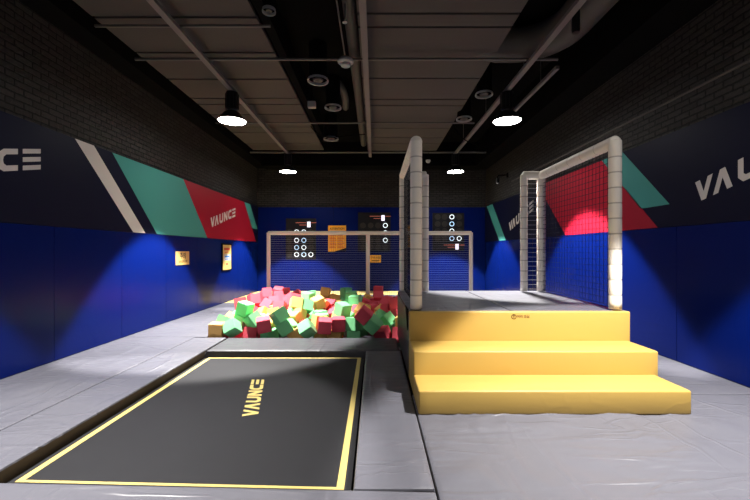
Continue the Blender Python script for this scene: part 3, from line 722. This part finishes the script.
# transverse conduits
def conduit(pts, r, lab, m='pipe'):
    return tag(obj('conduit', sweep(B(), pts, r, 10), M[m], smooth=True), lab, 'conduit', 'thin pipes under the ceiling')
conduit([(-4.33, 6.77, 5.06), (3.3, 6.77, 5.06)], .025, 'thin pipe crossing the whole ceiling behind the sounder')
conduit([(-4.33, 5.8, 5.08), (-1.62, 5.8, 5.08)], .022, 'thin pipe crossing the left ceiling boards, nearest the viewer')
conduit([(-4.33, 10.2, 5.08), (2.7, 10.2, 5.08)], .022, 'thin pipe crossing the ceiling in front of the far lamps')
conduit([(-4.33, 13.0, 5.02), (3.85, 13.0, 5.02)], .03, 'thin pipe crossing the ceiling at the far end of the boards')
conduit([(-.53, -3.3, 5.05), (-.53, 6.6, 5.05)], .012, 'thin straight conduit running down the ceiling to the round sounder')
conduit([(4.445, -3.4, 3.86), (4.445, 12.2, 3.86)], .02, 'long painted pipe along the right brick wall', 'duct')
tag(obj('ventilation_duct', sweep(B(), [(-.39, -3.3, 5.29), (-.39, 12.9, 5.29)], .10, 16), M['duct'], smooth=True), 'slim round duct beside the centre rail', 'duct')
bm = B(); box(bm, -1.81, -1.66, YN+.2, 11.9, 5.27, 5.75)
tag(obj('ventilation_duct', bm, M['black'], bevel=.01), 'square black duct along the edge of the left ceiling boards', 'duct')
# large round duct on the right with an elbow
pts = [(3.30, y, 5.42) for y in (-3.3, 0, 3, 5, 6.2)]
for k in range(1, 9):
    a = PI/2*k/8; pts.append((3.30-.75+.75*math.cos(a), 6.2+.75*math.sin(a), 5.42))
pts += [(2.2+.1, 6.95, 5.42), (1.9, 6.95, 5.5)]
tag(obj('ventilation_duct', sweep(B(), pts, .30, 28), M['duct'], smooth=True), 'large round duct with an elbow bend along the right ceiling', 'duct')
bm = B(); box(bm, 2.3, 2.65, YN+.3, 5.5, 5.35, 5.75)
tag(obj('ventilation_duct', bm, M['black'], bevel=.01), 'square black duct right of the centre ceiling boards', 'duct')
bm = B(); lathe(bm, [(0, .0), (.05, 0), (.06, .03), (.06, .35), (0, .35)], 16)
o = obj('ceiling_sensor', bm, M['shade'], smooth=True); o.location = (3.0, 5.6, 4.86)
tag(o, 'small black cylinder fitting hanging under the large round duct', 'fitting')

def diffuser(x, y, d, lab):
    root = empty('air_diffuser', (x, y, 5.0), lab, 'air vent', 'round air vents in the ceiling')
    r = d/2
    bm = B(); lathe(bm, [(r*.9, .01), (r, .0), (r*1.02, .02), (r*.96, .05), (r*.9, .05)], 32); obj('rim', bm, M['ring'], root, smooth=True)
    bm = B(); lathe(bm, [(0, .05), (r*.22, .03), (r*.45, .012), (r*.5, .03), (r*.3, .06), (0, .07)], 24); obj('cone', bm, M['duct'], root, smooth=True)
    bm = B(); lathe(bm, [(r*.86, .05), (r*.86, .5), (r*.86, .75), (0, .75), (0, .1), (r*.8, .1)], 24); obj('collar', bm, M['black'], root, smooth=True)
    return root
V = [(269, 12, 'small round vent at the edge of the left boards, nearest the viewer', .19),
     (318, 81, 'round vent in the dark ceiling recess, first one in front of the sounder', .40), (333, 108, 'round vent in the dark ceiling recess, middle of three', .40),
     (331, 139, 'round vent in the dark ceiling recess, farthest of three', .46), (484, 95, 'dim round vent right of the centre boards, nearer one', .38),
     (464, 119.5, 'dim round vent right of the centre boards, farther one', .40)]
V[1] = (318, 81, 'round vent in the dark ceiling recess, nearest of three just behind the sounder', .42)
for px, py, lab, d in V:
    y = 3.4*375/(250.5-py); diffuser((px-375)*y/375, y, d, lab)
root = empty('junction_box', (-1.50, 8.9, 5.0), 'small pale junction box beside the middle round vent', 'junction box')
obj('housing', box(B(), -.09, .09, -.06, .06, 0, .14), M['ring'], root, bevel=.01)
obj('drop_rod', sweep(B(), [(0, 0, .14), (0, 0, .75)], .01, 8), M['black'], root)
for i, (P, lab) in enumerate([([(-1.85, 10.8, 5.2), (-1.6, 11.0, 4.75), (-1.1, 11.2, 5.05), (-.3, 11.4, 5.15)], 'slack black cable sagging below the farthest recess vent'),
        ([(2.2, 10.6, 5.2), (2.5, 10.9, 4.7), (3.1, 11.4, 4.75), (3.9, 11.8, 4.95)], 'slack black cable sagging beside the far end of the lamp rail')]):
    P = [Vector(p_) for p_ in P]; cur = []
    for k in range(25):
        t = k/24; m_ = 1-t; cur.append(P[0]*m_**3+P[1]*3*m_*m_*t+P[2]*3*m_*t*t+P[3]*t**3)
    tag(obj('hanging_cable', sweep(B(), cur, .014, 8), M['black'], smooth=True), lab, 'cable', 'slack cables under the ceiling')
# flexible hoses
for i, (pts, r) in enumerate([([(-1.0, 8.95, 5.70), (-.75, 9.0, 5.55), (-.72, 9.3, 5.45), (-.8, 10.2, 5.5)], .09)]):
    P = [Vector(p_) for p_ in pts]; cur = []
    for k in range(41):
        t = k/40; m_ = 1-t; cur.append(P[0]*m_**3+P[1]*3*m_*m_*t+P[2]*3*m_*t*t+P[3]*t**3)
    tag(obj('flexible_hose', sweep(B(), cur, [r*(1 if k % 2 else .9) for k in range(41)], 14), M['duct'], smooth=True), 'short grey flexible air hose in the ceiling recess', 'hose')
root = empty('ceiling_sounder', (-.53, 6.78, 4.93), 'pale round sounder hanging at the end of the thin conduit', 'sounder')
bm = B(); lathe(bm, [(0, 0), (.06, 0), (.085, .015), (.09, .05), (0, .05)], 28); obj('dome', bm, M['dome'], root, smooth=True)
bm = B(); lathe(bm, [(0, .05), (.10, .05), (.14, .075), (.145, .10), (.12, .14), (0, .14)], 28); obj('base', bm, M['ring'], root, smooth=True)
root = empty('sprinkler_head', (-.44, 5.47, 4.93), 'tiny sprinkler head beside the centre rail', 'sprinkler')
obj('pipe_drop', sweep(B(), [(0, 0, .04), (0, 0, .82)], .01, 8), M['pipe'], root)
bm = B(); lathe(bm, [(0, 0), (.035, 0), (.035, .006), (.01, .01), (.012, .05), (0, .05)], 14); obj('deflector', bm, M['dome'], root, smooth=True)
root = empty('ceiling_sensor', (1.84, 13.0, 4.70), 'small white sensor hanging beyond the padded post near the far wall', 'sensor')
bm = B(); lathe(bm, [(0, -.05), (.05, -.04), (.075, 0), (.08, .05), (0, .06)], 20); obj('dome', bm, M['signw'], root, smooth=True)
obj('stem', sweep(B(), [(0, 0, .05), (0, 0, .30)], .012, 8), M['black'], root)
# bracket spotlights / camera on right wall near the far corner
root = empty('wall_camera', (XR+PADT, 12.6, 4.15), 'small bracket camera on the right brick wall near the far corner', 'camera')
obj('bracket', sweep(B(), [(0, 0, 0), (-.30, 0, 0), (-.34, 0, -.05), (-.34, 0, -.12)], .02, 10), M['black'], root)
bm = B(); lathe(bm, [(0, -.2), (.055, -.19), (.06, -.06), (0, -.05)], 16, (-.34, 0, -.06)); obj('body', bm, M['shade'], root, smooth=True)
bm = B(); lathe(bm, [(0, -.235), (.03, -.225), (.038, -.2), (0, -.195)], 16, (-.34, 0, -.06)); obj('lens', bm, M['signw'], root, smooth=True)
bm = B(); box(bm, -.02, 0, -.06, .06, -.08, .08); obj('wall_plate', bm, M['black'], root)

# ------------------------------------------------------------------ world, camera
w = bpy.data.worlds.new('ambient_fill'); S.world = w; w.use_nodes = True  # dim even fill light added, enters by the open end behind the camera
bg = w.node_tree.nodes['Background']; bg.inputs['Color'].default_value = (1, .97, .95, 1); bg.inputs['Strength'].default_value = WORLD
cam = bpy.data.cameras.new('camera'); cam.lens = 18; cam.shift_y = 1/750; cam.sensor_width = 36; cam.clip_end = 100
co = bpy.data.objects.new('camera', cam); COL.objects.link(co); co.location = (0, 0, 1.6); co.rotation_euler = (PI/2, 0, 0)
S.camera = co
S.view_settings.view_transform = 'Standard'; S.view_settings.look = 'None'; S.view_settings.gamma = 1; S.view_settings.exposure = EXPO
